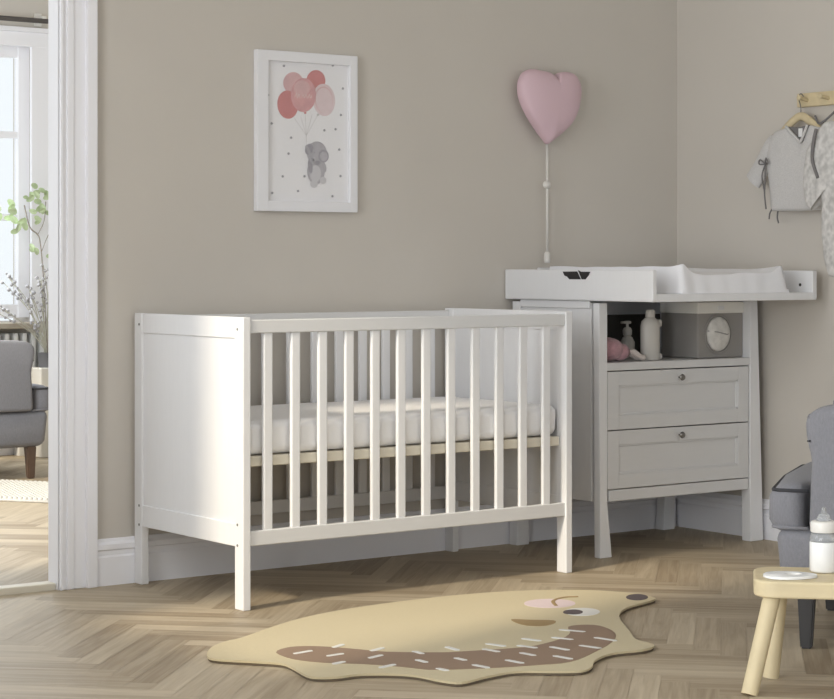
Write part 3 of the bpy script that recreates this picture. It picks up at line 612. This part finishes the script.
L3 = curve_pts([(x, y, .0128) for x, y in LASH], 4); tube(bm, L3, .006, 6, mi=5, flat=(1, .3))
tag(new('animal_rug', bm, ['rug', 'rbrown', 'rpink', 'rwhite', 'rdark', 'rtan', 'rshadow']), 'beige animal-shaped rug with brown belly on the floor before crib', 'rug')
# knit rug in the far room
bm = bmesh.new(); n1 = 60
c0 = Vector((-1.498, 2.822, 0)); ax = Vector((.552, -.834, 0)); ay = Vector((.834, .552, 0))
prism(bm, [tuple((c0 + ax * a + ay * b).xy) for a, b in ((-.14, -.60), (.80, -.60), (.80, 0), (-.14, 0))], 2, .013, .022)
for i in range(38):
    for j in range(22):
        p = c0 + ax * (-.12 + i * .024) + ay * (-.58 + j * .0268); ball(bm, (p.x, p.y, .024), .012, (1, 1, .8), 6)
tag(new('knit_rug', bm, 'knit', None, True), 'white knobbly knitted rug on the far room floor', 'rug')

# ================================================================ armchairs
def armchair(label, legm):
    t = thing('armchair', label, 'armchair', (0, 0, 0))
    bm = bmesh.new(); box(bm, -.38, .345, -.345, .345, .145, .315, .03, 3)
    for v in bm.verts:
        if v.co.z < .2:
            f = (.2 - v.co.z) / .055; v.co.x *= 1 - .06 * f; v.co.y *= 1 - .05 * f
    new('base', bm, 'sofa', t, True, 50)
    bm = bmesh.new(); prism(bm, [(-.28, -.255), (.255, -.255), (.262, -.345), (.350, -.340), (.365, 0), (.350, .340), (.262, .345), (.255, .255), (-.28, .255)], 2, .300, .430, .035, seg=4)
    for v in bm.verts:
        if v.co.z > .37: v.co.z += .006 * math.cos(v.co.x * 3) * math.cos(v.co.y * 3.5)
        if v.co.x > .2: v.co.x += .020 * max(0, 1 - ((v.co.z - .365) / .065) ** 2)
    cu = new('seat_cushion', bm, 'sofa', t, True, 60)
    for z in (.318, .415):
        bm = bmesh.new(); tube(bm, [(.262, -.345, z), (.340, -.337, z), (.355, -.32, z), (.366, 0, z), (.355, .32, z), (.340, .337, z), (.262, .345, z)], .005, 6); new('piping', bm, 'sofad' if z > .36 else 'sofa', cu, True)
    for s in (-1, 1):
        bm = bmesh.new(); pr = [(.258, .315), (.250, .50), (.262, .545), (.268, .60), (.255, .622), (.22, .637), (-.20, .655), (-.36, .70), (-.36, .315)]
        prism(bm, pr, 1, s * .262, s * .372, .018, seg=3); new('armrest', bm, 'sofa', t, True, 50)
        bm = bmesh.new(); tube(bm, [(.2545, s * .262, .548), (.262, s * .29, .545), (.262, s * .345, .545), (.2545, s * .372, .548)], .003, 6); new('piping', bm, 'sofad', bpy.data.objects[COL.objects[-1].name], True)
    bm = bmesh.new(); prism(bm, [(-.22, .40), (-.27, .70), (-.33, 1.0), (-.40, 1.02), (-.46, .98), (-.42, .6), (-.38, .30), (-.24, .30)], 1, -.262, .262, .035, seg=4); new('backrest', bm, 'sofa', t, True, 50)
    for s in (-1, 1):
        bm = bmesh.new(); prism(bm, [(-.20, .66), (-.20, .88), (-.28, .98), (-.42, 1.0), (-.40, .66)], 1, s * .264, s * .34, .02, seg=3); new('wing', bm, 'sofa', t, True, 50)
    for x, sx in ((.27, .0), (-.30, -.04)):
        for s in (-1, 1):
            bm = bmesh.new(); t2 = bmesh.new(); bmesh.ops.create_cube(t2, size=1)
            for v in t2.verts:
                w_ = .046 if v.co.z > 0 else .030; v.co = Vector((x + (0 if v.co.z > 0 else sx) + v.co.x * w_, s * .30 + v.co.y * w_ + (0 if v.co.z > 0 else s * .006), .150 if v.co.z > 0 else .001))
            bmesh.ops.bevel(t2, geom=list(t2.edges), offset=.004, segments=2, affect='EDGES'); merge(bm, t2); new('leg', bm, legm, t)
    return t
a1 = armchair('grey woven armchair with black legs at the right photo edge', 'legb')
a1.location = (-1.067 + .012, -2.07 + .006, 0); a1.rotation_euler = (0, 0, math.atan2(.807, -.592))
a2 = armchair('grey armchair with brown leg in the far room by window', 'legbr')
a2.location = (-1.560, 3.240, .012); a2.rotation_euler = (0, 0, math.radians(-1.3))

# ================================================================ stool and what is on it
RX, RY = Vector((.806, -.592, 0)), Vector((.592, .806, 0)); CAM = Vector((-5.4593, -5.7483, 0))
def W(X, Z, z=0): p = CAM + RX * X + RY * Z; return (p.x, p.y, z)
sx, sy, _ = W(1.028, 4.895)
st = thing('stool', 'small pale wooden stool with round legs and rounded seat', 'stool', (0, 0, 0))
def rr(x0, x1, y0, y1, r, n=6):
    P = []
    for cx, cy, a0 in ((x1 - r, y1 - r, 0), (x0 + r, y1 - r, 90), (x0 + r, y0 + r, 180), (x1 - r, y0 + r, 270)):
        for k in range(n + 1): a = math.radians(a0 + 90 * k / n); P.append((cx + r * math.cos(a), cy + r * math.sin(a)))
    return P
bm = bmesh.new(); prism(bm, rr(-.222, .222, -.122, .122, .055), 2, .222, .262, .005); new('seat', bm, 'pine2', st)
for a in (-1, 1):
    for b in (-1, 1):
        bm = bmesh.new(); tube(bm, [(a * (.168 - .010 * b), b * .070 - .010, .225), (a * (.206 - .026 * b), b * .108 - .046, .001)], [.0205, .0195], 20); new('leg', bm, 'pine', st, True, 50)
st.location = (sx, sy, 0); st.rotation_euler = (0, 0, math.atan2(-.592, .806) - .16)
bx, by, _ = W(.982, 4.95); bz = .2632
bb = thing('baby_bottle', 'white filled baby bottle with clear teat standing on the stool', 'baby bottle', (bx, by, bz))
bm = bmesh.new(); lathe(bm, [(.030, 0), (.034, .004), (.034, .070), (.033, .073)], (bx, by, bz), 32); new('milk_body', bm, 'milk', bb, True, 50)
bm = bmesh.new(); lathe(bm, [(.0335, .0735), (.034, .080), (.031, .092), (.028, .095)], (bx, by, bz), 32); new('clear_band', bm, 'clear', bb, True, 50)
bm = bmesh.new(); lathe(bm, [(.031, .096), (.032, .099), (.032, .118), (.029, .122), (.020, .123)], (bx, by, bz), 32); new('collar', bm, 'plastic', bb, True, 50)
bm = bmesh.new(); lathe(bm, [(.018, .1235), (.017, .130), (.012, .138), (.0065, .143), (.0055, .152), (.003, .156)], (bx, by, bz), 24); new('teat', bm, 'clear', bb, True)
# flat pad with an opening
bm = bmesh.new(); px, py, _ = W(.886, 4.868); n = 40; R1 = []; R2 = []
for k in range(n):
    a = 2 * math.pi * k / n; ca, sa = math.cos(a), math.sin(a)
    o_ = Vector((px, py, 0)) + RX * (.064 * ca) + RY * (.048 * sa * (1 - .25 * ca)); i_ = Vector((px, py, 0)) + RX * (.008 + .020 * ca) + RY * (.004 + .019 * sa)
    R1.append(o_); R2.append(i_)
z0, z1 = .2632, .2700
vs = [[bm.verts.new((p.x, p.y, z)) for p in R] for R, z in ((R1, z0), (R1, z1 - .002), ([q.lerp(Vector((px, py, 0)), .04) for q in R1], z1), (R2, z1), (R2, z0))]
for a_, b_ in zip(vs, vs[1:] + vs[:1]):
    for k in range(n): bm.faces.new((a_[k], a_[(k + 1) % n], b_[(k + 1) % n], b_[k]))
tag(new('oval_pad', bm, 'milk', None, True, 40), 'flat white oval pad with a small opening on the stool', 'pad')

# ================================================================ far room planter
pl = thing('planter', 'pale tall planter with thin flowering branches in the far room', 'potted plant', (-.70, 3.88, .012))
pcx, pcy = -.755, 3.86
new('stand', B(pcx - .07, pcx + .16, pcy - .07, pcy + .07, .013, .47, .006), 'ped', pl)
bm = bmesh.new(); lathe(bm, [(.040, 0), (.046, .004), (.050, .07), (.052, .075)], (pcx + .0, pcy, .4705), 20); new('pot', bm, 'pot', pl, True, 50)
bm = bmesh.new()
tube(bm, curve_pts([(pcx, pcy, .54), (pcx - .012, pcy, .75), (pcx - .025, pcy, .95), (pcx - .04, pcy, 1.10), (pcx - .055, pcy, 1.15), (pcx - .10, pcy, 1.19), (pcx - .13, pcy, 1.30)], 4), .0035, 6)
tube(bm, curve_pts([(pcx - .035, pcy, 1.06), (pcx - .01, pcy, 1.12), (pcx + .01, pcy, 1.16)], 4), .002, 5)
tube(bm, curve_pts([(pcx - .055, pcy, 1.15), (pcx - .02, pcy, 1.22), (pcx - .01, pcy, 1.32)], 4), .002, 5)
new('branch', bm, 'twig', pl, True)
rr_ = random.Random(11)
bm = bmesh.new()
for cxl, czl, k_, sp in ((-.05, 1.32, 9, .07), (-.01, 1.25, 8, .05), (-.02, 1.37, 6, .05), (-.22, 1.28, 8, .06), (-.16, 1.20, 6, .05), (-.075, 1.08, 3, .025), (.012, 1.05, 3, .025), (.02, 1.17, 3, .03)):
    for k in range(k_):
        c = Vector((pcx + cxl + rr_.uniform(-sp, sp), pcy + rr_.uniform(-.05, .05), czl + rr_.uniform(-sp, sp) * .8)); r = rr_.uniform(.016, .028)
        a = rr_.uniform(0, 6.28); u = Vector((math.cos(a), .3 * rr_.uniform(-1, 1), math.sin(a))).normalized(); v = u.cross(Vector((0, 1, .3))).normalized()
        ring = [bm.verts.new(c + u * r * math.cos(q) + v * r * .62 * math.sin(q) + Vector((0, .003 * math.cos(2 * q), 0))) for q in [6.283 * m / 10 for m in range(10)]]
        ap = bm.verts.new(c + Vector((0, .002, 0)))
        for m in range(10): bm.faces.new((ap, ring[m], ring[(m + 1) % 10]))
new('leaves', bm, 'leaf', pl)
bm = bmesh.new(); bm2 = bmesh.new()
for k in range(22):
    ex = pcx + rr_.uniform(-.30, .10); ez = rr_.uniform(.68, 1.02) - abs(ex - pcx) * .3; ey = pcy + rr_.uniform(-.06, .06)
    mid_ = (pcx * .6 + ex * .4 + rr_.uniform(-.015, .015), pcy, .54 + (ez - .54) * .55)
    tube(bm, curve_pts([(pcx + rr_.uniform(-.02, .02), pcy, .54), mid_, (ex, ey, ez)], 4), .0022, 5)
    for q in range(4):
        c = Vector((ex, ey, ez)).lerp(Vector(mid_), q * .16) + Vector((rr_.uniform(-.014, .014), 0, rr_.uniform(-.01, .01))); ball(bm2, c, rr_.uniform(.006, .011), n=8)
new('stems', bm, 'stem', pl, True); new('blossoms', bm2, 'bloom', pl, True)
